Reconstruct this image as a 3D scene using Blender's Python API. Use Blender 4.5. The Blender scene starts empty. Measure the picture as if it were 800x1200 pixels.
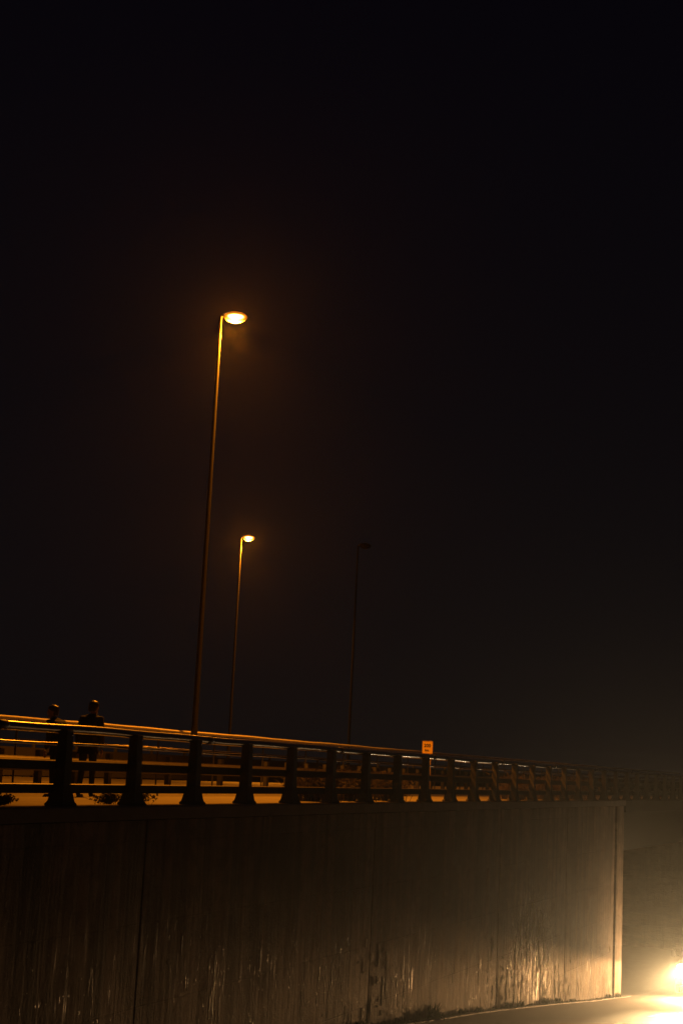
import bpy, bmesh, math, random
from mathutils import Vector, Matrix, Euler
random.seed(7)
R = math.radians
sc = bpy.context.scene
COL = sc.collection

# ---------------------------------------------------------------- camera
PITCH, ROLL = 0.1669, 0.0490
cam_d = bpy.data.cameras.new('camera'); cam = bpy.data.objects.new('camera', cam_d); COL.objects.link(cam)
r0, u0, f0 = Vector((1, 0, 0)), Vector((0, -math.sin(PITCH), math.cos(PITCH))), Vector((0, math.cos(PITCH), math.sin(PITCH)))
rr = r0*math.cos(ROLL) + u0*math.sin(ROLL); uu = u0*math.cos(ROLL) - r0*math.sin(ROLL)
cam.matrix_world = Matrix((( rr.x, uu.x, -f0.x, 0), (rr.y, uu.y, -f0.y, 0), (rr.z, uu.z, -f0.z, 0), (0, 0, 0, 1)))
cam_d.sensor_fit = 'VERTICAL'; cam_d.sensor_height = 36; cam_d.lens = 1772*36/1200
cam_d.clip_start = .1; cam_d.clip_end = 3000
sc.camera = cam
# ---------------------------------------------------------------- night sky
w = bpy.data.worlds.new('World'); sc.world = w; w.use_nodes = True
nt = w.node_tree; bg = nt.nodes['Background']
g = nt.nodes.new('ShaderNodeTexCoord'); sx = nt.nodes.new('ShaderNodeSeparateXYZ'); cr = nt.nodes.new('ShaderNodeValToRGB')
nt.links.new(g.outputs['Generated'], sx.inputs[0]); nt.links.new(sx.outputs['Z'], cr.inputs[0]); nt.links.new(cr.outputs[0], bg.inputs[0])
cr.color_ramp.elements[0].position = 0; cr.color_ramp.elements[0].color = (.0040, .0033, .0036, 1)
cr.color_ramp.elements[1].position = .5; cr.color_ramp.elements[1].color = (.0016, .0012, .0026, 1)
bg.inputs[1].default_value = 1.0
# ---------------------------------------------------------------- exposure and render
vs = sc.view_settings; vs.view_transform = 'Standard'; vs.look = 'None'; vs.exposure = 0; vs.gamma = 1; vs.use_curve_mapping = False
sc.render.engine = 'CYCLES'
cy = sc.cycles; cy.use_denoising = True; cy.denoiser = 'OPENIMAGEDENOISE'
cy.max_bounces = 5; cy.volume_bounces = 0; cy.sample_clamp_indirect = 3; cy.caustics_reflective = False; cy.caustics_refractive = False
SODIUM = (1.0, .27, .008)
LAMP_POWER = 9000
BEAM_POWER = 6000
SPILL_POWER = 900
VEIL_POWER = 180000
HAZE = 1.7e-4

# ---------------------------------------------------------------- helpers
def tag(o, label=None, cat=None, group=None, kind=None):
    if label: o['label'] = label
    if cat: o['category'] = cat
    if group: o['group'] = group
    if kind: o['kind'] = kind
    return o
def empty(name, loc=(0, 0, 0), rz=0):
    o = bpy.data.objects.new(name, None); COL.objects.link(o); o.location = loc; o.rotation_euler = (0, 0, rz); o.empty_display_size = .2; return o
class MB:
    def __init__(s): s.v = []; s.f = []
    def add(s, vs_, fs):
        n = len(s.v); s.v += [tuple(v) for v in vs_]; s.f += [tuple(i+n for i in f) for f in fs]; return s
    def box(s, x0, x1, y0, y1, z0, z1):
        return s.add([(x0,y0,z0),(x1,y0,z0),(x1,y1,z0),(x0,y1,z0),(x0,y0,z1),(x1,y0,z1),(x1,y1,z1),(x0,y1,z1)],
                     [(3,2,1,0),(4,5,6,7),(0,1,5,4),(1,2,6,5),(2,3,7,6),(3,0,4,7)])
    def loft(s, rings, caps=True):
        n = len(rings[0]); base = len(s.v)
        for r in rings: s.v += [tuple(p) for p in r]
        for k in range(len(rings)-1):
            for i in range(n):
                j = (i+1) % n
                s.f.append((base+k*n+i, base+k*n+j, base+(k+1)*n+j, base+(k+1)*n+i))
        if caps:
            s.f.append(tuple(base+i for i in reversed(range(n)))); s.f.append(tuple(base+(len(rings)-1)*n+i for i in range(n)))
        return s
    def tube(s, pts, rads, n=12):
        pts = [Vector(p) for p in pts]
        if not hasattr(rads, '__len__'): rads = [rads]*len(pts)
        rings = []
        for i, p in enumerate(pts):
            d = (pts[min(i+1, len(pts)-1)] - pts[max(i-1, 0)]).normalized()
            a = d.cross(Vector((0, 0, 1)) if abs(d.z) < .9 else Vector((1, 0, 0))).normalized(); b = d.cross(a)
            rings.append([p + (a*math.cos(2*math.pi*k/n) + b*math.sin(2*math.pi*k/n))*rads[i] for k in range(n)])
        return s.loft(rings)
    def ell(s, c, rx, ry, rz, n=16, m=10):
        rings = []
        for k in range(1, m):
            t = math.pi*k/m
            rings.append([(c[0]+rx*math.sin(t)*math.cos(2*math.pi*i/n), c[1]+ry*math.sin(t)*math.sin(2*math.pi*i/n), c[2]+rz*math.cos(t)) for i in range(n)])
        return s.loft(rings[::-1])
    def build(s, name, m=None, parent=None, smooth=False, bevel=0):
        me = bpy.data.meshes.new(name); me.from_pydata(s.v, [], s.f); me.update()
        bm = bmesh.new(); bm.from_mesh(me); bmesh.ops.recalc_face_normals(bm, faces=bm.faces)
        if bevel: bmesh.ops.bevel(bm, geom=list(bm.edges), offset=bevel, segments=2, affect='EDGES', clamp_overlap=True)
        bm.to_mesh(me); bm.free()
        if smooth:
            for p in me.polygons: p.use_smooth = True
            try: me.set_sharp_from_angle(angle=R(40))
            except Exception: pass
        o = bpy.data.objects.new(name, me); COL.objects.link(o)
        if m: me.materials.append(m)
        if parent: o.parent = parent
        return o
def inst(o, parent=None, loc=None, rz=None):
    c = o.copy(); COL.objects.link(c)
    if parent: c.parent = parent
    if loc: c.location = loc
    if rz is not None: c.rotation_euler = (0, 0, rz)
    return c
def copy_tree(o, parent=None):
    c = o.copy(); COL.objects.link(c); c.parent = parent
    for ch in [x for x in o.children]: copy_tree(ch, c)
    return c

# ---------------------------------------------------------------- materials
def mat(name, col, rough=.7, metal=0, noise=0, nscale=8, bump=0, bscale=60, spec=.5):
    m = bpy.data.materials.new(name); m.use_nodes = True; t = m.node_tree; b = t.nodes['Principled BSDF']
    b.inputs['Base Color'].default_value = (*col, 1); b.inputs['Roughness'].default_value = rough; b.inputs['Metallic'].default_value = metal
    b.inputs['Specular IOR Level'].default_value = spec
    tc = t.nodes.new('ShaderNodeTexCoord')
    if noise:
        n = t.nodes.new('ShaderNodeTexNoise'); n.inputs['Scale'].default_value = nscale; n.inputs['Detail'].default_value = 6
        t.links.new(tc.outputs['Object'], n.inputs['Vector'])
        mx = t.nodes.new('ShaderNodeMix'); mx.data_type = 'RGBA'
        mx.inputs['A'].default_value = (*[c*(1-noise) for c in col], 1); mx.inputs['B'].default_value = (*[min(1, c*(1+noise)) for c in col], 1)
        t.links.new(n.outputs['Fac'], mx.inputs['Factor']); t.links.new(mx.outputs['Result'], b.inputs['Base Color'])
    if bump:
        n2 = t.nodes.new('ShaderNodeTexNoise'); n2.inputs['Scale'].default_value = bscale; n2.inputs['Detail'].default_value = 4
        t.links.new(tc.outputs['Object'], n2.inputs['Vector'])
        bp = t.nodes.new('ShaderNodeBump'); bp.inputs['Strength'].default_value = bump; bp.inputs['Distance'].default_value = .01
        t.links.new(n2.outputs['Fac'], bp.inputs['Height']); t.links.new(bp.outputs[0], b.inputs['Normal'])
    return m
def emit(name, col, s):
    m = bpy.data.materials.new(name); m.use_nodes = True; b = m.node_tree.nodes['Principled BSDF']
    b.inputs['Base Color'].default_value = (.8, .8, .8, 1); b.inputs['Emission Color'].default_value = (*col, 1); b.inputs['Emission Strength'].default_value = s
    return m

def glow_glass():     # oversized lit bowl: white-hot core, rim colours standing in for the orange halo
    m = emit('sodium_bowl', (1, .5, .1), 1); t = m.node_tree; b = t.nodes['Principled BSDF']
    lw = t.nodes.new('ShaderNodeLayerWeight'); lw.inputs['Blend'].default_value = .5
    cr_ = t.nodes.new('ShaderNodeValToRGB'); cr_.color_ramp.elements[0].color = (30, 16, 5, 1); cr_.color_ramp.elements[1].color = (.12, .022, 0, 1); cr_.color_ramp.elements[1].position = .95
    e = cr_.color_ramp.elements.new(.06); e.color = (12, 6, 1.6, 1)
    e = cr_.color_ramp.elements.new(.16); e.color = (2.0, .58, .02, 1)
    e = cr_.color_ramp.elements.new(.36); e.color = (.72, .17, .003, 1)
    t.links.new(lw.outputs['Facing'], cr_.inputs[0]); t.links.new(cr_.outputs[0], b.inputs['Emission Color']); return m
def wall_mat(wet=True):
    m = bpy.data.materials.new('weathered_concrete'); m.use_nodes = True; t = m.node_tree; N = t.nodes; L = t.links; b = N['Principled BSDF']
    tc = N.new('ShaderNodeTexCoord'); sp = N.new('ShaderNodeSeparateXYZ'); L.new(tc.outputs['Object'], sp.inputs[0])
    def vec(sy, sz, oy=0.):
        a = N.new('ShaderNodeMath'); a.operation = 'MULTIPLY_ADD'; L.new(sp.outputs['Y'], a.inputs[0]); a.inputs[1].default_value = sy; a.inputs[2].default_value = oy
        c = N.new('ShaderNodeMath'); c.operation = 'MULTIPLY'; L.new(sp.outputs['Z'], c.inputs[0]); c.inputs[1].default_value = sz
        v = N.new('ShaderNodeCombineXYZ'); L.new(a.outputs[0], v.inputs[0]); L.new(c.outputs[0], v.inputs[1]); return v
    def noise(sy, sz, oy=0., det=4, rough=.55, dist=0):
        n = N.new('ShaderNodeTexNoise'); n.inputs['Scale'].default_value = 1; n.inputs['Detail'].default_value = det; n.inputs['Roughness'].default_value = rough
        n.inputs['Distortion'].default_value = dist
        L.new(vec(sy, sz, oy).outputs[0], n.inputs['Vector']); return n.outputs['Fac']
    def ramp(src, lo, hi):
        r = N.new('ShaderNodeMapRange'); r.interpolation_type = 'SMOOTHSTEP'; r.inputs[1].default_value = lo; r.inputs[2].default_value = hi; L.new(src, r.inputs[0]); return r.outputs[0]
    def mul(a, c):
        k = N.new('ShaderNodeMath'); k.operation = 'MULTIPLY'
        for i, q in enumerate((a, c)):
            if isinstance(q, (int, float)): k.inputs[i].default_value = q
            else: L.new(q, k.inputs[i])
        return k.outputs[0]
    def add(a, c):
        k = N.new('ShaderNodeMath'); k.operation = 'ADD'; L.new(a, k.inputs[0])
        if isinstance(c, (int, float)): k.inputs[1].default_value = c
        else: L.new(c, k.inputs[1])
        return k.outputs[0]
    def mix(f, a, c):
        k = N.new('ShaderNodeMix'); k.data_type = 'RGBA'; L.new(f, k.inputs['Factor'])
        for nm, q in (('A', a), ('B', c)):
            if isinstance(q, tuple): k.inputs[nm].default_value = (*q, 1)
            else: L.new(q, k.inputs[nm])
        return k.outputs['Result']
    mott = noise(1.2, 1.6, 3, 8, .6)
    base = mix(ramp(mott, .3, .7), (.17, .125, .09), (.33, .25, .18))
    runs = ramp(noise(1.15, .07, 11, 5, .62, .25), .44, .60)            # wide dark water runs down the face
    fine = ramp(noise(4.2, .22, 40, 7, .68, .35), .46, .60)
    base = mix(mul(runs, .85), base, (.085, .066, .05))
    base = mix(mul(fine, .55), base, (.09, .068, .05))
    base = mix(mul(ramp(noise(2.6, 2.9, 200, 8, .7, .5), .48, .64), .6), base, (.10, .072, .05))
    patch = ramp(noise(.30, .55, 5.3, 4, .6, .4), .48, .62)      # lime deposits
    thin = ramp(noise(9.5, .75, 21, 6, .7, .5), .585, .64)
    hg = N.new('ShaderNodeMath'); hg.operation = 'MULTIPLY_ADD'; L.new(sp.outputs['Y'], hg.inputs[0]); hg.inputs[1].default_value = .1; L.new(sp.outputs['Z'], hg.inputs[2])
    hgt = add(add(hg.outputs[0], 2.06), mul(noise(1.1, .3, 77, 3), 1.6))      # height above the road, with a ragged edge
    low = ramp(mul(hgt, -1), -3.2, -1.7)
    gy = N.new('ShaderNodeMapRange'); gy.interpolation_type = 'SMOOTHSTEP'; gy.inputs[1].default_value = 0; gy.inputs[2].default_value = 4.2; gy.inputs[3].default_value = 1; gy.inputs[4].default_value = 0
    da = N.new('ShaderNodeMath'); da.operation = 'ABSOLUTE'; L.new(add(sp.outputs['Y'], -46.2), da.inputs[0]); L.new(da.outputs[0], gy.inputs[0])
    big = mul(gy.outputs[0], mul(ramp(noise(3.4, .9, 51, 8, .8, 1.2), .46, .60), ramp(noise(9, 3.2, 90, 5, .7, .6), .36, .56)))     # the large lime patch
    big = mul(big, ramp(mul(hgt, -1), -4.6, -3.4))
    dep = mul(mul(patch, thin), add(mul(low, .92), .08))
    mxx = N.new('ShaderNodeMath'); mxx.operation = 'MAXIMUM'; L.new(dep, mxx.inputs[0]); L.new(mul(big, .9), mxx.inputs[1]); dep = mxx.outputs[0]
    wrun = ramp(noise(.95, .05, 131, 4, .65, .15), .50, .58)
    lime = mul(low, ramp(noise(.9, .5, 31, 5, .6), .35, .65))
    base = mix(mul(lime, .6), base, (.46, .37, .28))
    specks = mul(low, mul(ramp(noise(14, 5, 60, 3, .6), .66, .70), ramp(noise(.5, .7, 9, 3), .40, .60)))
    base = mix(mul(wrun, .72), base, (.055, .04, .028))
    base = mix(dep, base, (.82, .72, .56)); base = mix(specks, base, (.85, .76, .60))
    L.new(base, b.inputs['Base Color'])
    ro = N.new('ShaderNodeMapRange'); L.new(add(dep, specks), ro.inputs[0]); ro.inputs[3].default_value = .82; ro.inputs[4].default_value = .42
    L.new(ro.outputs[0], b.inputs['Roughness'])
    h = add(mul(noise(22, 22, 0, 4), .25), mul(mott, .9)); h = add(h, mul(dep, .55)); h = add(h, mul(specks, .8)); h = add(h, mul(fine, -.12))
    # board-lift lines of the formwork
    lz = N.new('ShaderNodeMath'); lz.operation = 'PINGPONG'; L.new(add(sp.outputs['Z'], mul(mott, .05)), lz.inputs[0]); lz.inputs[1].default_value = .61
    h = add(h, mul(ramp(lz.outputs[0], .0, .02), .12))
    bp = N.new('ShaderNodeBump'); bp.inputs['Strength'].default_value = 1; bp.inputs['Distance'].default_value = .035
    L.new(h, bp.inputs['Height']); L.new(bp.outputs[0], b.inputs['Normal'])
    return m
M = dict(
    wall=wall_mat(),
    coping=mat('coping_concrete', (.20, .175, .15), .85, noise=.35, nscale=3, bump=.5, bscale=30),
    asphalt=mat('asphalt', (.048, .043, .038), .72, noise=.3, nscale=1.3, bump=.9, bscale=55),
    deckroad=mat('worn_asphalt', (.13, .12, .105), .6, noise=.35, nscale=.8, bump=.5, bscale=40),
    slab=mat('walkway_concrete', (.33, .31, .27), .8, noise=.3, nscale=2, bump=.4, bscale=30),
    barrier=mat('dark_concrete', (.024, .021, .019), .9, noise=.4, nscale=2, bump=.4),  # darkened evenly so barrier and edge beam show little lamplight
    soil=mat('verge_soil', (.055, .05, .035), .95, noise=.5, nscale=3, bump=1, bscale=12),
    paint=mat('road_paint', (.7, .7, .66), .6, noise=.2, nscale=20),
    post=mat('parapet_post_paint', (.05, .047, .043), .65, metal=0, noise=.4, nscale=14, bump=.3, bscale=50),
    rail=mat('galvanised_rail', (.42, .41, .39), .24, metal=1, noise=.25, nscale=5, bump=.06, bscale=30),
    beam=mat('weathered_steel_beam', (.07, .06, .055), .5, metal=.5, noise=.4, nscale=7, bump=.15, bscale=30),
    galv=mat('galvanised_pole', (.042, .04, .037), .85, spec=.15, noise=.2, nscale=6),
    darkpole=mat('night_dark_pole', (.006, .006, .006), 1.0, spec=.02, noise=.2),  # shade put into the colour so the unlit lamp fades into night
    housing=mat('lamp_housing_grey', (.22, .22, .21), .5, metal=.3, noise=.2),
    palerail=mat('lightened_rail', (.75, .70, .62), .5, noise=.2),  # colour lightened so the handrail's lamplit line shows brighter
    lime=mat('lime_deposit', (.85, .74, .56), .3, noise=.35, nscale=5, bump=.4, bscale=60),
    bolt=mat('bright_bolt', (.7, .68, .62), .15, metal=1, noise=.1),
    sign=mat('yellow_sign_sheet', (.95, .66, .02), .5, noise=.08, nscale=30),
    signrim=mat('sign_rim', (.85, .58, .08), .45, noise=.05),
    ink=mat('sign_lettering', (.03, .015, .01), .6, noise=.1),
    leaf=mat('weed_leaf', (.10, .15, .035), .7, noise=.5, nscale=30),
    twig=mat('dry_twig', (.09, .065, .035), .8, noise=.4, nscale=20),
    sodium=emit('sodium_lamp_bowl', (1, .58, .20), 30),
    headlens=emit('headlight_lens', (1, .86, .58), 120),
    sodium2=glow_glass(),
    deadglass=mat('unlit_lamp_glass', (.3, .3, .3), .2, noise=.1),
    jacket1=mat('dark_jacket', (.020, .020, .026), .85, noise=.4, nscale=9, bump=.5, bscale=40),
    jacket2=mat('black_coat', (.014, .013, .014), .85, noise=.4, nscale=9, bump=.5, bscale=40),
    jeans=mat('dark_trousers', (.018, .02, .03), .9, noise=.4, nscale=12),
    skin=mat('skin', (.30, .19, .13), .55, noise=.1, nscale=10),
    hair=mat('dark_hair', (.035, .022, .014), .38, noise=.4, nscale=40, bump=.6, bscale=90),
    shoe=mat('shoe_leather', (.03, .025, .02), .5, noise=.3),
    vanpaint=mat('van_paint', (.10, .10, .11), .3, metal=.2, noise=.1, nscale=4),
    black=mat('black_rubber_plastic', (.02, .02, .02), .6, noise=.3),
    chrome=mat('chrome_rim', (.6, .6, .6), .2, metal=1, noise=.1),
    glass=mat('dark_windscreen', (.02, .025, .03), .06, metal=0, noise=.1),
)

# ---------------------------------------------------------------- line of the retaining wall
A_, C_, K_, ZD = .387, 11.765, .0003, -.7176          # wall face: x = A*y - C + K*(y-20)^2 ; deck height
def X(y, dc=0.): return A_*y - C_ + K_*(y-20)**2 - dc   # dc metres (along x) behind the face
def P(y, dc, z): return Vector((X(y, dc), y, z))
def heading(y): return math.atan2(A_ + 2*K_*(y-20), 1)  # turn from +y towards +x
ROADZ = [(-60, -1.3), (-30, -1.4), (-10, -1.62), (0, -2.05), (10, -2.95), (20, -4.1), (28, -4.9), (33, -5.36), (36.9, -5.72), (39.5, -5.95), (42.4, -6.24), (47.8, -6.80), (52.2, -7.28),
         (58.2, -7.885), (62, -8.16), (66, -8.35), (72, -8.45), (120, -8.5), (900, -8.5)]
def zroad(y):
    for (a, za), (b_, zb) in zip(ROADZ, ROADZ[1:]):
        if y <= b_:
            t = max(0, (y-a)/(b_-a)); return za + (zb-za)*t
    return ROADZ[-1][1]
def sweep(mb, prof, ys, base=lambda y: ZD, closed=True, caps=True):   # prof: list of (dc, z above base)
    rings = [[(X(y, d), y, base(y)+z) for d, z in prof] for y in ys]
    if closed: return mb.loft(rings, caps)
    n = len(prof); b0 = len(mb.v)
    for r in rings: mb.v += r
    for k in range(len(rings)-1):
        for i in range(n-1): mb.f.append((b0+k*n+i, b0+k*n+i+1, b0+(k+1)*n+i+1, b0+(k+1)*n+i))
    return mb
def yrange(a, b_, st):
    n = max(1, round((b_-a)/st)); return [a+(b_-a)*i/n for i in range(n+1)]
YC = 58.15      # the wall corner

# lower ground: one sheet to the horizon, its height follows the ramp
mb = MB(); ys = yrange(-60, 120, 2)+[160, 250, 500, 900]; xs = [-300, -60, -25]+[i*2.5-20 for i in range(25)]+[60, 120, 400]
for y in ys:
    for x in xs: mb.v.append((x, y, zroad(y)-.012 - (.25 if x > 60 else 0)))
n = len(xs)
for j in range(len(ys)-1):
    for i in range(n-1): mb.f.append((j*n+i, j*n+i+1, (j+1)*n+i+1, (j+1)*n+i))
gr = mb.build('ground', M['soil'], smooth=True); tag(gr, kind='structure')
# lower road ramp, asphalt from the wall foot across
mb = MB(); sweep(mb, [(-.34, .004), (-3, .03), (-8.2, .004)], yrange(-60, 118, 1), zroad, closed=False)
tag(mb.build('road_ramp', M['asphalt'], smooth=True), kind='structure')
mb = MB(); sweep(mb, [(0.0, .02), (-.33, .028), (-.345, .0)], yrange(-20, YC+.3, .8), zroad, closed=False)
tag(mb.build('gutter', M['asphalt'], smooth=False), kind='structure')
mb = MB(); sweep(mb, [(-8.2, -.05), (-8.2, .13), (-8.38, .13), (-11.5, .15), (-11.5, -.05)], yrange(-60, 118, 2), zroad, closed=False)
tag(mb.build('pavement', M['coping']), kind='structure')
mb = MB()
for k in range(-8, 20):
    sweep(mb, [(-4.15, .029), (-4.27, .028)], yrange(k*6, k*6+2.4, 1.2), zroad, closed=False)
tag(mb.build('lane_markings', M['paint']), kind='structure')

# upper ground behind the wall
mb = MB(); sweep(mb, [(.42, -.02), (3.1, -.02), (3.1, -1.0), (.42, -1.0)], yrange(-60, 300, 4))
tag(mb.build('walkway', M['slab']), kind='structure')
mb = MB(); sweep(mb, [(3.1, -.10), (7.0, -.10), (7.0, -1.0), (3.1, -1.0)], yrange(-60, 300, 4))
tag(mb.build('road', M['deckroad']), kind='structure')
mb = MB(); sweep(mb, [(7.0, .02), (8.1, .02), (8.1, -1.0), (7.0, -1.0)], yrange(-60, 300, 4))
tag(mb.build('median', M['soil']), kind='structure')
mb = MB(); sweep(mb, [(8.1, -.10), (18, -.10), (18, -1.0), (8.1, -1.0)], yrange(-60, 300, 4))
tag(mb.build('far_carriageway', M['deckroad']), kind='structure')
mb = MB(); sweep(mb, [(18.0, -.04), (400, -.04), (400, -1.0), (18.0, -1.0)], yrange(-60, 600, 6))
tag(mb.build('upper_ground', M['soil']), kind='structure')
mb = MB()
for dc in (3.35, 6.75, 8.35, 17.6): sweep(mb, [(dc, -.095), (dc+.13, -.095)], yrange(-60, 300, 4), closed=False)
for k in range(-10, 40): sweep(mb, [(12.9, -.095), (13.05, -.095)], yrange(k*7, k*7+3, 1.5), closed=False)
tag(mb.build('road_markings', M['paint']), kind='structure')

# ---------------------------------------------------------------- retaining wall
wall = empty('retaining_wall', (0, 0, 0))
tag(wall, 'tall streaked concrete retaining wall rising from the lower road to the railing', 'wall')
joints = [-20, -5.2, 4.6, 14.0, 23.44, 33.05, 42.48, 49.9, 56.9]
for a, b_ in zip(joints, joints[1:]):
    mb = MB(); g_ = .026; ysl = yrange(a+g_, b_-g_, 1.0)
    rings = []
    for i, y in enumerate(ysl):
        e = .02 if i in (0, len(ysl)-1) else 0
        rings.append([(X(y, e), y, zroad(y)-.5), (X(y, e), y, ZD-.22), (X(y, .5), y, ZD-.22), (X(y, .5), y, zroad(y)-.5)])
    mb.loft(rings).build('panel', M['wall'], wall)
mb = MB(); sweep(mb, [(.5, -.25), (.5, 0), (.56, 0), (.56, -.25)], [-20, YC-.1])
mb = MB(); ysl = yrange(-20, YC-.05, 2)
mb.loft([[(X(y, .06), y, zroad(y)-.5), (X(y, .06), y, ZD-.24), (X(y, .6), y, ZD-.24), (X(y, .6), y, zroad(y)-.5)] for y in ysl]).build('joint_filler', M['black'], wall)
# crusts and drips of lime standing proud of the face, thick around y = 46
mb = MB()
def crust(y, z, ln, wd, th):
    n = max(3, int(ln/.07)); pts = []; yy = y
    for i in range(n+1):
        t_ = i/n; yy += random.gauss(0, .010); pts.append((yy, z-ln*t_, wd*(.25+.75*math.sin(math.pi*min(.97, max(.04, t_))))*random.uniform(.7, 1.25), th*random.uniform(.35, 1.2)))
    rg = [[(X(a, .006), a-w_, z_), (X(a, -th_*.8), a-w_*.45, z_), (X(a, -th_), a+w_*.3, z_), (X(a, .006), a+w_, z_)] for a, z_, w_, th_ in pts]
    mb.loft(rg)
for i in range(560):
    cl = random.random()
    if cl < .56: y = random.gauss(46.0, 1.9); hmax = 2.7*math.exp(-((y-46)/2.4)**2)+.5
    elif cl < .64: y = random.gauss(31.8, 1.2); hmax = 1.9
    elif cl < .69: y = random.gauss(34.2, .5); hmax = 1.8
    elif cl < .73: y = random.gauss(26.0, .35); hmax = 1.9
    elif cl < .78: y = random.gauss(51.5, .8); hmax = 1.9
    else: y = random.uniform(23, 56.5); hmax = 1.9
    if not 22 < y < 56.7 or min(abs(y-j) for j in joints) < .08: continue
    hh = random.uniform(.1, 1)**.8*hmax; z = zroad(y)+hh; ln = min(hh-.03, random.choice((.05, .08, .15, .25, .45, .8))*random.uniform(.6, 1.3))
    if ln > .02: crust(y, z, ln, random.uniform(.004, .013), random.uniform(.003, .010)*(1.5 if 43 < y < 49 else .6))
cr_o = mb.build('lime_crust', M['lime'], wall, smooth=True); cr_o['kind'] = 'stuff'
# corner pilaster with a chamfer, and the abutment return into the underpass
mb = MB(); y0, y1 = 56.93, YC; ch = .10
pr = [(X(y0, -.05), y0), (X(y1-ch, -.05), y1-ch), (X(y1, -.05+ch), y1), (X(y1, .62), y1), (X(y0, .62), y0)]
mb.loft([[(x, y, -9) for x, y in pr], [(x, y, ZD-.22) for x, y in pr]]).build('corner_pilaster', M['wall'], wall)
mb = MB(); d = Vector((-math.cos(heading(YC)), math.sin(heading(YC)), 0)); nrm = Vector((math.sin(heading(YC)), math.cos(heading(YC)), 0))
p0 = P(YC, .62, 0) - nrm*.05
q = [p0, p0+d*45, p0+d*45-nrm*.6, p0-nrm*.6]
mb.loft([[(v.x, v.y, -9) for v in q], [(v.x, v.y, ZD-1.0) for v in q]]).build('return_wall', M['wall'], wall)
mb = MB(); sweep(mb, [(-.10, -.20), (-.10, -.02), (-.08, 0), (.42, 0), (.42, -.20)], yrange(-20, YC, 2)).build('coping', M['coping'], wall)

# bridge deck over the underpass beyond the corner
bridge = empty('bridge', P(YC, 0, ZD)); bridge.location = (0, 0, 0)
tag(bridge, 'dark bridge deck carrying the upper road past the wall corner', 'bridge')
mb = MB(); sweep(mb, [(-.10, -.45), (-.10, -.02), (-.08, 0), (.42, 0), (.42, -.45)], yrange(YC+.01, 110, 2)).build('edge_beam', M['barrier'], bridge)
mb = MB(); sweep(mb, [(.15, -1.9), (.15, -.46), (.7, -.46), (.7, -1.9)], yrange(YC+.02, 84, 2)).build('girder', M['post'], bridge)
mb = MB(); sweep(mb, [(.7, -1.35), (.7, -1.02), (40, -1.02), (40, -1.35)], yrange(YC+.02, 84, 2)).build('deck_slab', M['coping'], bridge)
p1 = P(80, .3, 0); q = [p1, p1+d*45, p1+d*45+nrm*.8, p1+nrm*.8]
mb = MB(); mb.loft([[(v.x, v.y, -9) for v in q], [(v.x, v.y, ZD-1.36) for v in q]]).build('far_abutment', M['wall'], bridge)
mb = MB(); mb.loft([[(X(y, .1), y, -9), (X(y, .1), y, ZD-.46), (X(y, .7), y, ZD-.46), (X(y, .7), y, -9)] for y in yrange(84.02, 110, 2)]).build('wing_wall', M['wall'], bridge)

# ---------------------------------------------------------------- near parapet railing
par = empty('bridge_railing', (0, 0, 0))
tag(par, 'long dark steel railing with flared posts along the top of the concrete wall', 'railing')
def post_mesh():
    mb = MB()
    # section: wide across the line of sight (x local = along rail), foot flares both ways
    prof = [(0, .19, .15), (.03, .19, .15), (.06, .165, .125), (.30, .095, .085), (1.035, .085, .07), (1.05, .08, .06)]
    rings = [[(-w_, -d_, z), (w_, -d_, z), (w_, d_, z), (-w_, d_, z)] for z, w_, d_ in prof]
    return mb.loft(rings)
pst = post_mesh().build('post', M['post'], par, bevel=.006)
by = lambda o, y, dc, z: (setattr(o, 'location', P(y, dc, z)), setattr(o, 'rotation_euler', (0, 0, math.pi/2-heading(y))))
STEP = 2.0146/math.sqrt(1+A_*A_); Y0 = 21.03
pys = [(Y0 + STEP*i)*1.0145 for i in range(-4, 36)]
blt = MB(); 
blt.ell((.05, -.07, .975), .016, .012, .016, 10, 8)
bolt0 = blt.build('bolt', M['bolt'], par, smooth=True)
for i, y in enumerate(pys):
    o = pst if i == 0 else inst(pst, par); by(o, y, .17, ZD)
    b0 = bolt0 if i == 0 else inst(bolt0, par); by(b0, y, .17, ZD)
def tube_prof(dc, z, r, n=14): return [(dc + r*math.cos(2*math.pi*k/n)/.933, z + r*math.sin(2*math.pi*k/n)) for k in range(n)]
ya, yb = pys[0]-1, 100
def rail_wave(y):   # hand-set rail, a little out of true
    return ZD + .006*math.sin(y*.9) + .004*math.sin(y*2.3+1)
mb = MB(); sweep(mb, tube_prof(.215, 1.055, .062, 20), yrange(ya, yb, .5), rail_wave).build('top_rail', M['rail'], par, smooth=True)
mb = MB(); sweep(mb, tube_prof(.27, .845, .021, 10), yrange(ya, yb, .5), rail_wave).build('thin_rail', M['rail'], par, smooth=True)
mb = MB(); sweep(mb, [(.24, .49), (.24, .61), (.26, .625), (.34, .625), (.34, .49)], yrange(ya, yb, 1)).build('middle_rail', M['beam'], par)
mb = MB(); sweep(mb, [(.24, .17), (.24, .29), (.26, .30), (.34, .30), (.34, .17)], yrange(ya, yb, 1)).build('lower_rail', M['beam'], par)
slv = MB().tube([(-.11, 0, 0), (-.10, 0, 0), (.10, 0, 0), (.11, 0, 0)], [.063, .069, .069, .063], 18).build('rail_sleeve', M['beam'], par, smooth=True)
for i, y in enumerate(yrange(pys[0]+.4, 95, 5.9)):
    o = slv if i == 0 else inst(slv, par); by(o, y, .215, 0); o.location.z = rail_wave(y)+1.055

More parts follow.
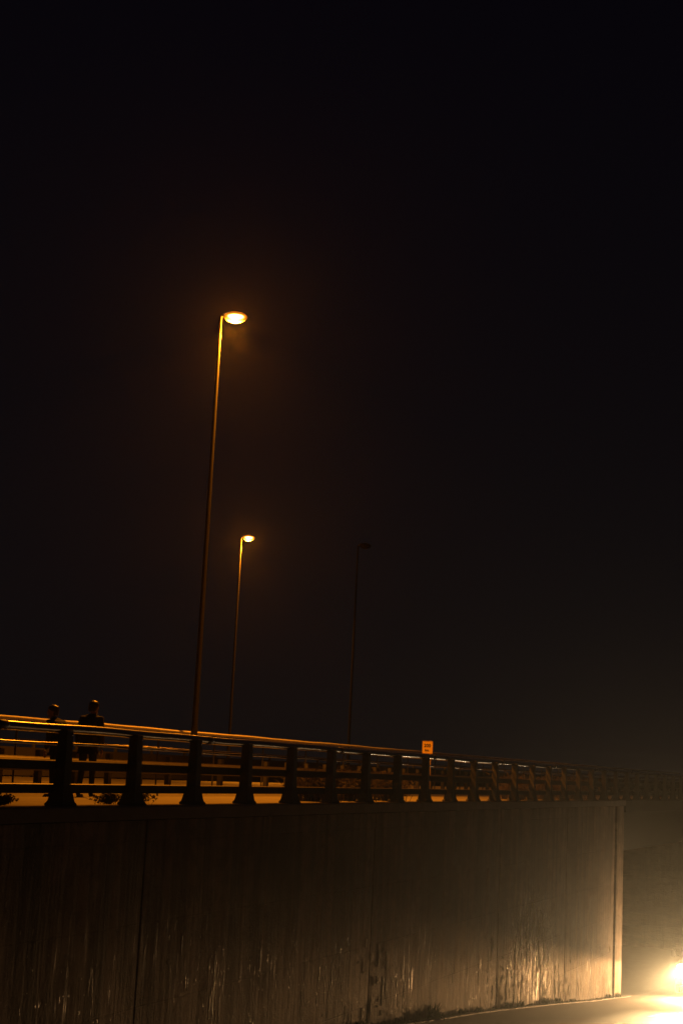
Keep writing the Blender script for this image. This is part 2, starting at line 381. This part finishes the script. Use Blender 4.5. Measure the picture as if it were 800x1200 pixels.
# taller handrail along the median
hr = empty('handrail', (0, 0, 0)); tag(hr, 'thin orange lit tube handrail behind the two pedestrians', 'handrail')
mb = MB(); sweep(mb, tube_prof(7.75, 1.425, .04, 12), yrange(14, 108, .6), rail_wave).build('rail', M['palerail'], hr, smooth=True)
hp = MB().tube([(0, 0, -.02), (0, 0, 1.39)], .022, 10).build('post', M['post'], hr, smooth=True)
for i in range(31):
    o = hp if i == 0 else inst(hp, hr); o.location = P(14.9+i*3, 7.75, ZD+.02)

# median guard rail
gd = empty('guard_rail', (0, 0, 0)); tag(gd, 'low steel guard rail on short posts in the median behind the railing', 'guard rail')
wp = [(0, .33), (-.02, .36), (-.08, .39), (-.08, .43), (-.02, .47), (-.02, .50), (-.08, .54), (-.08, .58), (-.02, .61), (0, .63), (.006, .63), (-.012, .60), (-.07, .575), (-.07, .545), (-.01, .51), (-.01, .46), (-.07, .425), (-.07, .395), (-.012, .365), (.006, .34)]
mb = MB(); sweep(mb, [(7.25+a, b_) for a, b_ in wp], yrange(14, 110, 1)).build('beam', M['beam'], gd)
gp = MB().box(-.08, .08, -.06, .06, 0, .76).build('post', M['post'], gd, bevel=.008)
y = 15.0; k = 0
while y < 108:
    o = gp if k == 0 else inst(gp, gd); by(o, y, 7.40, ZD+.01); y += 1.40; k += 1

# far barrier wall with rail
fb = empty('concrete_barrier', (0, 0, 0)); tag(fb, 'low dark concrete barrier with a rail at the far side of the upper road', 'barrier')
mb = MB(); sweep(mb, [(17.99-.3, -.05), (17.99-.1, .25), (17.99, .86), (18.2, .86), (18.3, .25), (18.5, -.05)], yrange(10, 160, 2)).build('wall', M['barrier'], fb)
mb = MB(); sweep(mb, tube_prof(18.1, 1.08, .05, 10), yrange(10, 160, 1), rail_wave).build('rail', M['rail'], fb, smooth=True)
fp = MB().box(-.04, .04, -.04, .04, .84, 1.05).build('post', M['post'], fb)
for i in range(60):
    o = fp if i == 0 else inst(fp, fb); by(o, 11+i*2.5, 18.1, ZD)

# ---------------------------------------------------------------- street lamps
def street_lamp(label, loc, h, rz, lit, power):
    t = empty('street_lamp', loc, rz); tag(t, label, 'street lamp', 'tall street lamps above the upper road')
    MB().tube([(0, 0, 0), (0, 0, .03), (0, 0, .031), (0, 0, 1.5), (0, 0, 1.6), (0, 0, h)], [.2, .2, .095, .09, .075, .042], 16).build('pole', M['galv'] if lit else M['darkpole'], t, smooth=True)
    MB().tube([(0, 0, h-.03), (.05, 0, h+.03), (.16, 0, h+.05)], [.034, .032, .03], 10).build('arm', M['galv'], t, smooth=True)
    # luminaire: flattened cobra-head housing above a bulging bowl
    rings = []
    for x, wy, z0, z1 in ((.06, .05, .06, .09), (.16, .07, .10, .13), (.30, .08, .12, .165), (.46, .08, .12, .165), (.58, .06, .10, .13), (.64, .04, .07, .10)):
        rings.append([(x, wy*math.cos(a), h+z0+(z1-z0)*max(0, math.sin(a))) for a in [math.pi*k/8 for k in range(9)]])
    hs = MB().loft(rings).build('housing', M['housing'] if lit else M['darkpole'], t, smooth=True)
    rings = []
    for k in range(1, 12):
        th = math.pi*k/12
        rings.append([(.40+.33*math.sin(th)**1.3*math.cos(a), .19*math.sin(th)**1.3*math.sin(a), h+.02-.19*math.cos(th)*(1 if k < 6 else .8)) for a in [2*math.pi*j/18 for j in range(18)]])
    MB().loft(rings).build('bowl', M['sodium2'] if lit else M['darkpole'], t, smooth=True)
    if lit:
        ld = bpy.data.lights.new('sodium_light', 'SPOT'); ld.spot_size = R(132); ld.spot_blend = .35; ld.energy = power; ld.color = SODIUM; ld.shadow_soft_size = .07
        lo = bpy.data.objects.new('sodium_light', ld); COL.objects.link(lo); lo.parent = t; lo.location = (.37, 0, h-.28)
        ld = bpy.data.lights.new('bowl_glow', 'POINT'); ld.energy = power*.15; ld.color = SODIUM; ld.shadow_soft_size = .07
        lo = bpy.data.objects.new('bowl_glow', ld); COL.objects.link(lo); lo.parent = t; lo.location = (.37, 0, h-.29)
    return t
LZ = ZD
street_lamp('tallest lit sodium street lamp with a wide orange glow in the left half', (-3.56, 40, LZ), 12.0-LZ, R(2), True, LAMP_POWER)
street_lamp('smaller farther lit sodium street lamp below and right of the tall one', (-5.34, 81, LZ), 11.97-LZ, R(2), True, LAMP_POWER*1.0)
street_lamp('unlit dark lamp pole fading into the night near the middle of the railing', (1.02, 84, LZ), 13.0, R(2), False, 0)

# ---------------------------------------------------------------- distance sign
sg = empty('distance_sign', (3.02, 46.05, ZD)); tag(sg, 'small amber lit sign reading 200 km standing above the railing', 'sign')
MB().tube([(0, 0, -.02), (0, 0, 1.62)], .028, 12).build('post', M['signrim'], sg, smooth=True)
pl = MB().box(-.245, .055, -.05, -.036, 1.255, 1.60).build('plate', M['sign'], sg, bevel=.004)
mb = MB()
for a in ((-.250, .060, 1.60, 1.612), (-.250, .060, 1.243, 1.255), (-.250, -.245, 1.255, 1.60), (.055, .060, 1.255, 1.60)): mb.box(a[0], a[1], -.056, -.034, a[2], a[3])
mb.build('rim', M['signrim'], sg)
def text(s_, size, x, z, name):
    cu = bpy.data.curves.new(name, 'FONT'); cu.body = s_; cu.size = size; cu.extrude = .002; cu.align_x = 'CENTER'; cu.offset = size*.02
    o = bpy.data.objects.new(name, cu); COL.objects.link(o); o.parent = sg; o.location = (x, -.0535, z); o.rotation_euler = (math.pi/2, 0, 0)
    dg = bpy.context.evaluated_depsgraph_get(); me = bpy.data.meshes.new_from_object(o.evaluated_get(dg)); q_ = bpy.data.objects.new(name, me); COL.objects.link(q_)
    me.materials.clear(); me.materials.append(M['ink']); q_.parent = sg; q_.location = o.location; q_.rotation_euler = o.rotation_euler; bpy.data.objects.remove(o); return q_
text('200', .135, -.10, 1.435, 'lettering'); text('km', .10, -.11, 1.31, 'lettering')
MB().box(-.13, .03, -.036, -.02, 1.05, 1.085).build('bracket', M['signrim'], sg)

# ---------------------------------------------------------------- people
def skin_mesh(name, verts, edges, rads, m, parent, root=0, sub=2):
    me = bpy.data.meshes.new(name); me.from_pydata(verts, edges, []); me.update()
    o = bpy.data.objects.new(name, me); COL.objects.link(o)
    md = o.modifiers.new('skin', 'SKIN'); md.use_smooth_shade = True
    for i, v in enumerate(me.skin_vertices[0].data):
        r = rads[i]; v.radius = r if isinstance(r, tuple) else (r, r); v.use_root = (i == root)
    s2 = o.modifiers.new('sub', 'SUBSURF'); s2.levels = sub; s2.render_levels = sub
    dg = bpy.context.evaluated_depsgraph_get(); dg.update()
    me2 = bpy.data.meshes.new_from_object(o.evaluated_get(dg)); bpy.data.objects.remove(o)
    o = bpy.data.objects.new(name, me2); COL.objects.link(o); me2.materials.clear(); me2.materials.append(m)
    for p in me2.polygons: p.use_smooth = True
    if parent: o.parent = parent
    return o
def person(label, loc, rz, H, jac, headturn, slouch):
    t = empty('person', loc, rz); tag(t, label, 'person', 'people standing on the road by the median'); k = H/1.72
    S = lambda x, y, z: (x*k, y*k, z*k)     # local: facing -y
    f = slouch
    V = [S(0, 0, .95), S(0, 0, 1.10), S(0, -.02-f*.4, 1.28), S(0, -.02-f, 1.42), S(0, -.03-f*1.4, 1.50),
         S(-.155, -.01-f, 1.40), S(-.215, .03-f*.6, 1.13), S(-.22, -.06-f*.4, .90), S(.155, -.01-f, 1.40), S(.215, .03-f*.6, 1.13), S(.22, -.06-f*.4, .90),
         S(-.09, 0, .88), S(-.10, -.02, .50), S(-.11, .02, .10), S(.09, 0, .88), S(.10, -.01, .50), S(.12, .04, .10), S(-.11, -.13, .045), S(.12, -.11, .045)]
    E_ = [(0,1),(1,2),(2,3),(3,4),(3,5),(5,6),(6,7),(3,8),(8,9),(9,10),(0,11),(11,12),(12,13),(0,14),(14,15),(15,16),(13,17),(16,18)]
    r = [(.145,.105),(.135,.10),(.16,.11),(.12,.08),(.055,.055),(.07,.07),(.048,.048),(.034,.034),(.07,.07),(.048,.048),(.034,.034),(.085,.085),(.06,.06),(.042,.042),(.085,.085),(.06,.06),(.042,.042),(.036,.03),(.036,.03)]
    skin_mesh('body', V, E_, [(a*k, b_*k) for a, b_ in r], M['jeans'], t)
    # jacket: torso and sleeves a little larger than the body
    Vj = V[:4]+[S(-.155, -.01-f, 1.405), V[6], S(-.22, -.055-f*.4, .925), S(.155, -.01-f, 1.405), V[9], S(.22, -.055-f*.4, .925), S(0, .0, .86)]
    Ej = [(10,0),(0,1),(1,2),(2,3),(3,4),(4,5),(5,6),(3,7),(7,8),(8,9)]
    rj = [(.175,.13),(.165,.125),(.185,.13),(.13,.095),(.09,.085),(.066,.066),(.05,.05),(.09,.085),(.066,.066),(.05,.05),(.175,.13)]
    skin_mesh('jacket', Vj, Ej, [(a*k, b_*k) for a, b_ in rj], jac, t)
    # head with face
    hd = empty('head', S(0, -.05-f*1.6, 1.61), headturn); hd.parent = t
    mb = MB(); rings = []
    for z, rx, ry, cy_ in ((-.118,.025,.03,-.045),(-.105,.045,.05,-.03),(-.08,.058,.075,-.012),(-.045,.066,.088,-.004),(0,.073,.095,0),(.04,.075,.098,.004),(.075,.066,.086,.006),(.10,.045,.06,.006),(.113,.016,.02,.006)):
        rings.append([(rx*k*math.cos(a), (cy_+ry*math.sin(a))*k, z*k) for a in [2*math.pi*j/20 for j in range(20)]])
    mb.loft(rings)
    mb.ell((0, -.098*k, -.018*k), .013*k, .018*k, .024*k, 10, 8)      # nose
    for s_ in (-1, 1): mb.ell((s_*.076*k, .008*k, -.012*k), .009*k, .02*k, .03*k, 10, 8)
    mb.tube([(0, .01*k, -.16*k), (0, .005*k, -.07*k)], [.052*k, .05*k], 14)
    mb.ell((0, -.088*k, -.062*k), .024*k, .009*k, .007*k, 10, 6)
    hm = mb.build('face', M['skin'], None, smooth=True); hm.parent = hd
    eb = MB()
    for s_ in (-1, 1): eb.ell((s_*.03*k, -.086*k, .008*k), .012*k, .009*k, .007*k, 8, 6)
    e = eb.build('eyes', M['ink'], hd, smooth=True)
    mb = MB(); rings = []
    for z, rx, ry, cy_ in ((-.075,.060,.045,.055),(-.04,.078,.062,.045),(0,.084,.074,.032),(.035,.086,.10,.012),(.07,.080,.104,.006),(.10,.060,.082,.006),(.122,.03,.042,.008),(.13,.008,.01,.008)):
        rings.append([(rx*k*math.cos(a)*(1+random.uniform(-.03, .03)), (cy_+ry*math.sin(a))*k, z*k) for a in [2*math.pi*j/20 for j in range(20)]])
    mb.loft(rings).build('hair', M['hair'], hd, smooth=True)
    # fold the head assembly into single-level parts
    for s_ in (-1, 1):
        w_ = Vector(S(s_*.22, -.06-f*.4, .90)); vs2, es, rs = [w_, w_+Vector((0, -.012, -.055))*k, w_+Vector((0, -.02, -.085))*k], [(0, 1), (1, 2)], [(.024*k, .016*k), (.028*k, .014*k), (.022*k, .012*k)]
        for j, ln in enumerate((.066, .074, .070, .055)):
            b0 = w_+Vector((0, -.043+.02*j-.0, -.085))*k; n0 = len(vs2)
            vs2 += [b0, b0+Vector((-s_*.004, -.004, -ln*.5))*k, b0+Vector((-s_*.016, -.008, -ln*.95))*k]; es += [(2, n0), (n0, n0+1), (n0+1, n0+2)]; rs += [.0095*k, .0085*k, .007*k]
        b0 = w_+Vector((-s_*.008, -.05, -.05))*k; n0 = len(vs2)
        vs2 += [b0, b0+Vector((-s_*.012, -.012, -.04))*k]; es += [(0, n0), (n0, n0+1)]; rs += [.011*k, .009*k]
        skin_mesh('hand', [tuple(v) for v in vs2], es, rs, M['skin'], t, sub=1)
    mb = MB()
    for fx, fy in ((-.11, -.045), (.12, -.03)):
        rings = [[(fx+rx*math.cos(a), fy-.03+ry*math.sin(a)-.0, z) for a in [2*math.pi*j/14 for j in range(14)]] for z, rx, ry in ((0, .048, .135), (.03, .05, .137), (.06, .045, .12), (.10, .04, .07))]
        rings = [[(x*k, y_*k, z*k) for x, y_, z in rg] for rg in rings]
        MB().loft(rings).build('shoe', M['shoe'], t, smooth=True)
    # unnest head: face, eyes, hair become children of one head mesh
    mw = Matrix.Translation(hd.location) @ Euler((0, 0, headturn)).to_matrix().to_4x4()
    kids = [c for c in hd.children]
    for c in kids: c.data.transform(mw); c.parent = None; c.matrix_world = Matrix()
    hm.name = 'head'; hm.parent = t
    for c in kids:
        if c is not hm: c.parent = hm
    bpy.data.objects.remove(hd)
    return t
person('left pedestrian, hair rimmed with orange lamplight, dark jacket', (-4.86, 27.5, ZD-.10), R(235), 1.66, M['jacket1'], R(35), .10)
person('right pedestrian in a black coat with a dark head', (-4.40, 28.0, ZD-.10), R(165), 1.79, M['jacket2'], R(-15), .04)

# ---------------------------------------------------------------- oncoming van
van = empty('van', (0, 0, 0)); tag(van, 'oncoming vehicle with a dazzling warm headlight below the bridge at the right edge', 'vehicle')
vh = 1.0   # headlamp height
hy = 60.0
hx = 13.83   # photo-left headlamp position
# local: x to the right in the picture (vehicle's left side), y away from camera = rearwards, z up ; nose at y=0
Wd = .95
def vring(y, w0, w1, z0, z1, wt):   # cross-section with tumblehome
    return [(-w0, y, z0), (w0, y, z0), (w1, y, z0+.25), (w1, y, .5*(z0+z1)), (wt, y, z1), (-wt, y, z1), (-w1, y, .5*(z0+z1)), (-w1, y, z0+.25)]
body = MB().loft([vring(.0, .80, .86, .38, 1.05, .80), vring(.08, .86, .93, .30, 1.12, .86), vring(.75, .88, .95, .28, 1.22, .88), vring(1.0, .88, .95, .28, 1.30, .88),
                  vring(1.55, .88, .96, .28, 2.00, .80), vring(1.8, .88, .96, .28, 2.08, .80), vring(4.6, .88, .96, .28, 2.10, .80), vring(4.75, .84, .93, .32, 2.0, .78)]).build('body', M['vanpaint'], van, smooth=True, bevel=.02)
ws = MB().add([(-.76, 1.02, 1.33), (.76, 1.02, 1.33), (.70, 1.50, 1.92), (-.70, 1.50, 1.92), (-.76, 1.00, 1.35), (.76, 1.00, 1.35), (.70, 1.48, 1.95), (-.70, 1.48, 1.95)], [(3,2,1,0),(4,5,6,7),(0,1,5,4),(1,2,6,5),(2,3,7,6),(3,0,4,7)]).build('windscreen', M['glass'], van)
MB().box(-.88, .88, -.10, .06, .36, .60).build('bumper', M['black'], van, bevel=.03)
gl = MB()
for i in range(5): gl.box(-.48, .48, -.035, .01, .70+i*.06, .73+i*.06)
gl.build('grille', M['black'], van)
MB().box(-.26, .26, -.115, -.10, .42, .53).build('number_plate', M['paint'], van)
for s_ in (-1, 1):
    hl = MB().tube([(s_*.68, .02, .94), (s_*.68, -.03, .94)], [.145, .15], 24).build('headlight', M['chrome'], van, smooth=True)
    MB().tube([(s_*.68, -.031, .94), (s_*.68, -.045, .94), (s_*.68, -.055, .94)], [.142, .125, .05], 24).build('lens', M['headlens'], hl, smooth=True)
    MB().box(s_*.68-.16, s_*.68+.16, -.245, -.04, .9405, .9435).build('cutoff_plate', M['black'], hl)  # unseen plate added to give the beams a sharp upper cut-off
    for nm, pw, ang, z_, yy in (('low_beam', BEAM_POWER, 44, .938, -.065), ('wide_beam', BEAM_POWER*.32, 120, .931, -.066), ('side_spill', SPILL_POWER, 110, .99, -.09)):
        ld = bpy.data.lights.new(nm, 'SPOT'); ld.energy = pw; ld.color = (1, .50, .18); ld.spot_size = R(ang); ld.spot_blend = {'low_beam': .8, 'wide_beam': 1, 'side_spill': .9}[nm]
        ld.shadow_soft_size = .005 if nm != 'side_spill' else .03
        lo = bpy.data.objects.new(nm, ld); COL.objects.link(lo); lo.parent = van; lo.location = (s_*.68, yy, z_); lo.rotation_euler = (-R(90-{'low_beam': 5, 'wide_beam': 14}.get(nm, 0)), 0, {'low_beam': R(4), 'wide_beam': -R(12), 'side_spill': -R(62)}[nm])
    ld = bpy.data.lights.new('veil_spot', 'SPOT'); ld.energy = VEIL_POWER; ld.color = (1, .64, .28); ld.spot_size = R(14); ld.spot_blend = 1; ld.shadow_soft_size = .003  # added spot aimed at the camera to build the veil of glare
    lo = bpy.data.objects.new('veil_spot', ld); COL.objects.link(lo); lo.parent = van; lo.location = (s_*.68, -.09, .948); lo.rotation_euler = (-R(90-2.2), 0, R(10))
    ld = bpy.data.lights.new('lens_glow', 'POINT'); ld.energy = 190; ld.color = (1, .68, .36); ld.shadow_soft_size = .05
    lo = bpy.data.objects.new('lens_glow', ld); COL.objects.link(lo); lo.parent = van; lo.location = (s_*.68, -.16, 1.02)
    mr = MB().box(s_*1.16-.09, s_*1.16+.09, 1.15, 1.25, 1.30, 1.58).build('mirror', M['black'], van, bevel=.03)
    MB().box(min(s_*.93, s_*1.08), max(s_*.93, s_*1.08), 1.18, 1.22, 1.36, 1.40).build('mirror_arm', M['black'], mr)
    for wy in (.85, 3.9):
        wh = MB().tube([(s_*.78, wy, .34), (s_*.80, wy, .34), (s_*.96, wy, .34), (s_*.975, wy, .34)], [.31, .34, .34, .31], 28).build('wheel', M['black'], van, smooth=True)
        MB().tube([(s_*.976, wy, .34), (s_*.985, wy, .34)], [.21, .19], 20).build('rim', M['chrome'], wh, smooth=True)
pit = math.atan(.073)
hd_ = heading(60)
Mv = Matrix.Rotation(-hd_, 4, 'Z') @ Matrix.Rotation(-pit, 4, 'X')
off = Mv @ Vector((-.68, -.04, .94))
van.matrix_world = Matrix.Translation(Vector((hx, hy, -6.98)) - off) @ Mv

# ---------------------------------------------------------------- plants
def weed(name, n, h, spread, m_leaf, twigs=False):
    mb = MB()
    for i in range(n):
        a = random.uniform(0, 2*math.pi); l = h*random.uniform(.4, 1); b0 = Vector((random.gauss(0, spread*.2), random.gauss(0, spread*.2), 0))
        d_ = Vector((math.cos(a), math.sin(a), 0)); tip = b0 + d_*l*random.uniform(.2, .8) + Vector((0, 0, l*random.uniform(.5, 1)))
        mid = b0.lerp(tip, .5) + Vector((0, 0, l*.15)); wv = Vector((-d_.y, d_.x, 0))*h*(.012 if twigs else .05)
        mb.add([b0-wv, b0+wv, mid+wv*.8, tip, mid-wv*.8], [(0, 1, 2, 3, 4)])
        if twigs:
            for j in range(3):
                q0 = b0.lerp(tip, random.uniform(.4, 1)); q1 = q0 + Vector((random.gauss(0, .1), random.gauss(0, .1), random.uniform(.0, .12)))*h*2
                ww = Vector((.006, .004, .004)); mb.add([q0-ww, q0+ww, q1], [(0, 1, 2)])
                for _ in range(4):
                    c_ = q0.lerp(q1, random.random()); s_ = random.uniform(.015, .03); u_ = Vector((random.gauss(0, 1), random.gauss(0, 1), random.gauss(0, 1))).normalized()*s_; v_ = Vector((random.gauss(0, 1), random.gauss(0, 1), random.gauss(0, 1))).normalized()*s_
                    mb.add([c_-u_, c_-v_*.5, c_+u_, c_+v_*.5], [(0, 1, 2, 3)])
    return mb.build(name, m_leaf)
spots = [(32.4, .5, 'dark weed tuft at the wall foot beside the second dark joint'), (34.6, .3, None), (36.9, .75, 'tallest weed growing at the wall foot at the bottom of the picture'), (39.2, .35, None), (40.6, .3, None),
         (43.3, .4, 'weed tuft at the wall foot just right of the third dark joint'), (44.4, .45, None), (47.2, .5, 'green weed tuft at the wall foot under the brightest pale streaks'), (48.6, .4, None), (50.5, .25, None),
         (55.8, .38, 'pale green weed tuft at the foot of the corner pilaster'), (57.2, .42, None)]
for i, (y, s_, lb) in enumerate(spots):
    s_ *= .55; o = weed('weed_tuft', 90, s_, s_*1.4, M['leaf']); o.location = P(y, -.10, zroad(y)+.02)
    tag(o, lb or 'small low green weed tuft growing along the foot of the concrete wall', 'weed', 'weeds along the foot of the wall')
mb = MB()
for i in range(1500):
    y = random.uniform(22, 58); dc = -random.random()**2*.35; h_ = random.uniform(.015, .06)*(1 if random.random() < .9 else 1.8); b0 = P(y, dc-.01, zroad(y)+.02); a = random.uniform(0, 6.28)
    mb.add([b0+Vector((.008, 0, 0)), b0-Vector((.008, 0, 0)), b0+Vector((math.cos(a)*h_*.5, math.sin(a)*h_*.5, h_))], [(0, 1, 2)])
tag(mb.build('grass', M['leaf']), 'thin grass and moss along the foot of the wall', 'grass', kind='stuff')
sh = [(23.4, .22, .4, 'twiggy dry shrub at the foot of the second railing post'), (24.2, .28, .5, 'thin bare twigs spreading on the walkway right of the second railing post'), (20.7, .18, .3, 'small shrub at the foot of the leftmost railing post'),
      (32.5, .75, 1.0, 'leafy brown shrub behind the railing left of the amber sign'), (34.5, .85, 1.0, 'tall dim shrub behind the railing, next left of the amber sign'), (36.6, .8, 1.0, 'dim shrub behind the railing straight below the amber sign'),
      (47.5, .85, 1.0, 'dim bush behind the far railing right of the amber sign'), (51, .85, 1.0, 'dim bush behind the railing above the lit part of the wall'), (54.5, .9, 1.0, 'last dim bush behind the railing near the wall corner')]
for y, h_, wd, lb in sh:
    o = weed('shrub', 90 if h_ < .6 else 420, h_, wd, M['twig'], True); o.location = P(y, .62 if h_ < .6 else 1.1, ZD-.02)
    tag(o, lb, 'shrub', 'shrubs growing behind the railing')

# ---------------------------------------------------------------- haze
bpy.context.view_layer.update()
mb = MB().box(-500, 500, -120, 980, -10.0, 16.5); hz = mb.build('haze', None)
mh = bpy.data.materials.new('haze'); mh.use_nodes = True; t = mh.node_tree; t.nodes.remove(t.nodes['Principled BSDF'])
pv = t.nodes.new('ShaderNodeVolumePrincipled'); pv.inputs['Color'].default_value = (.95, .95, .95, 1); pv.inputs['Density'].default_value = HAZE; pv.inputs['Anisotropy'].default_value = .88
t.links.new(pv.outputs[0], [n for n in t.nodes if n.type == 'OUTPUT_MATERIAL'][0].inputs['Volume'])
hz.data.materials.append(mh); tag(hz, kind='stuff')
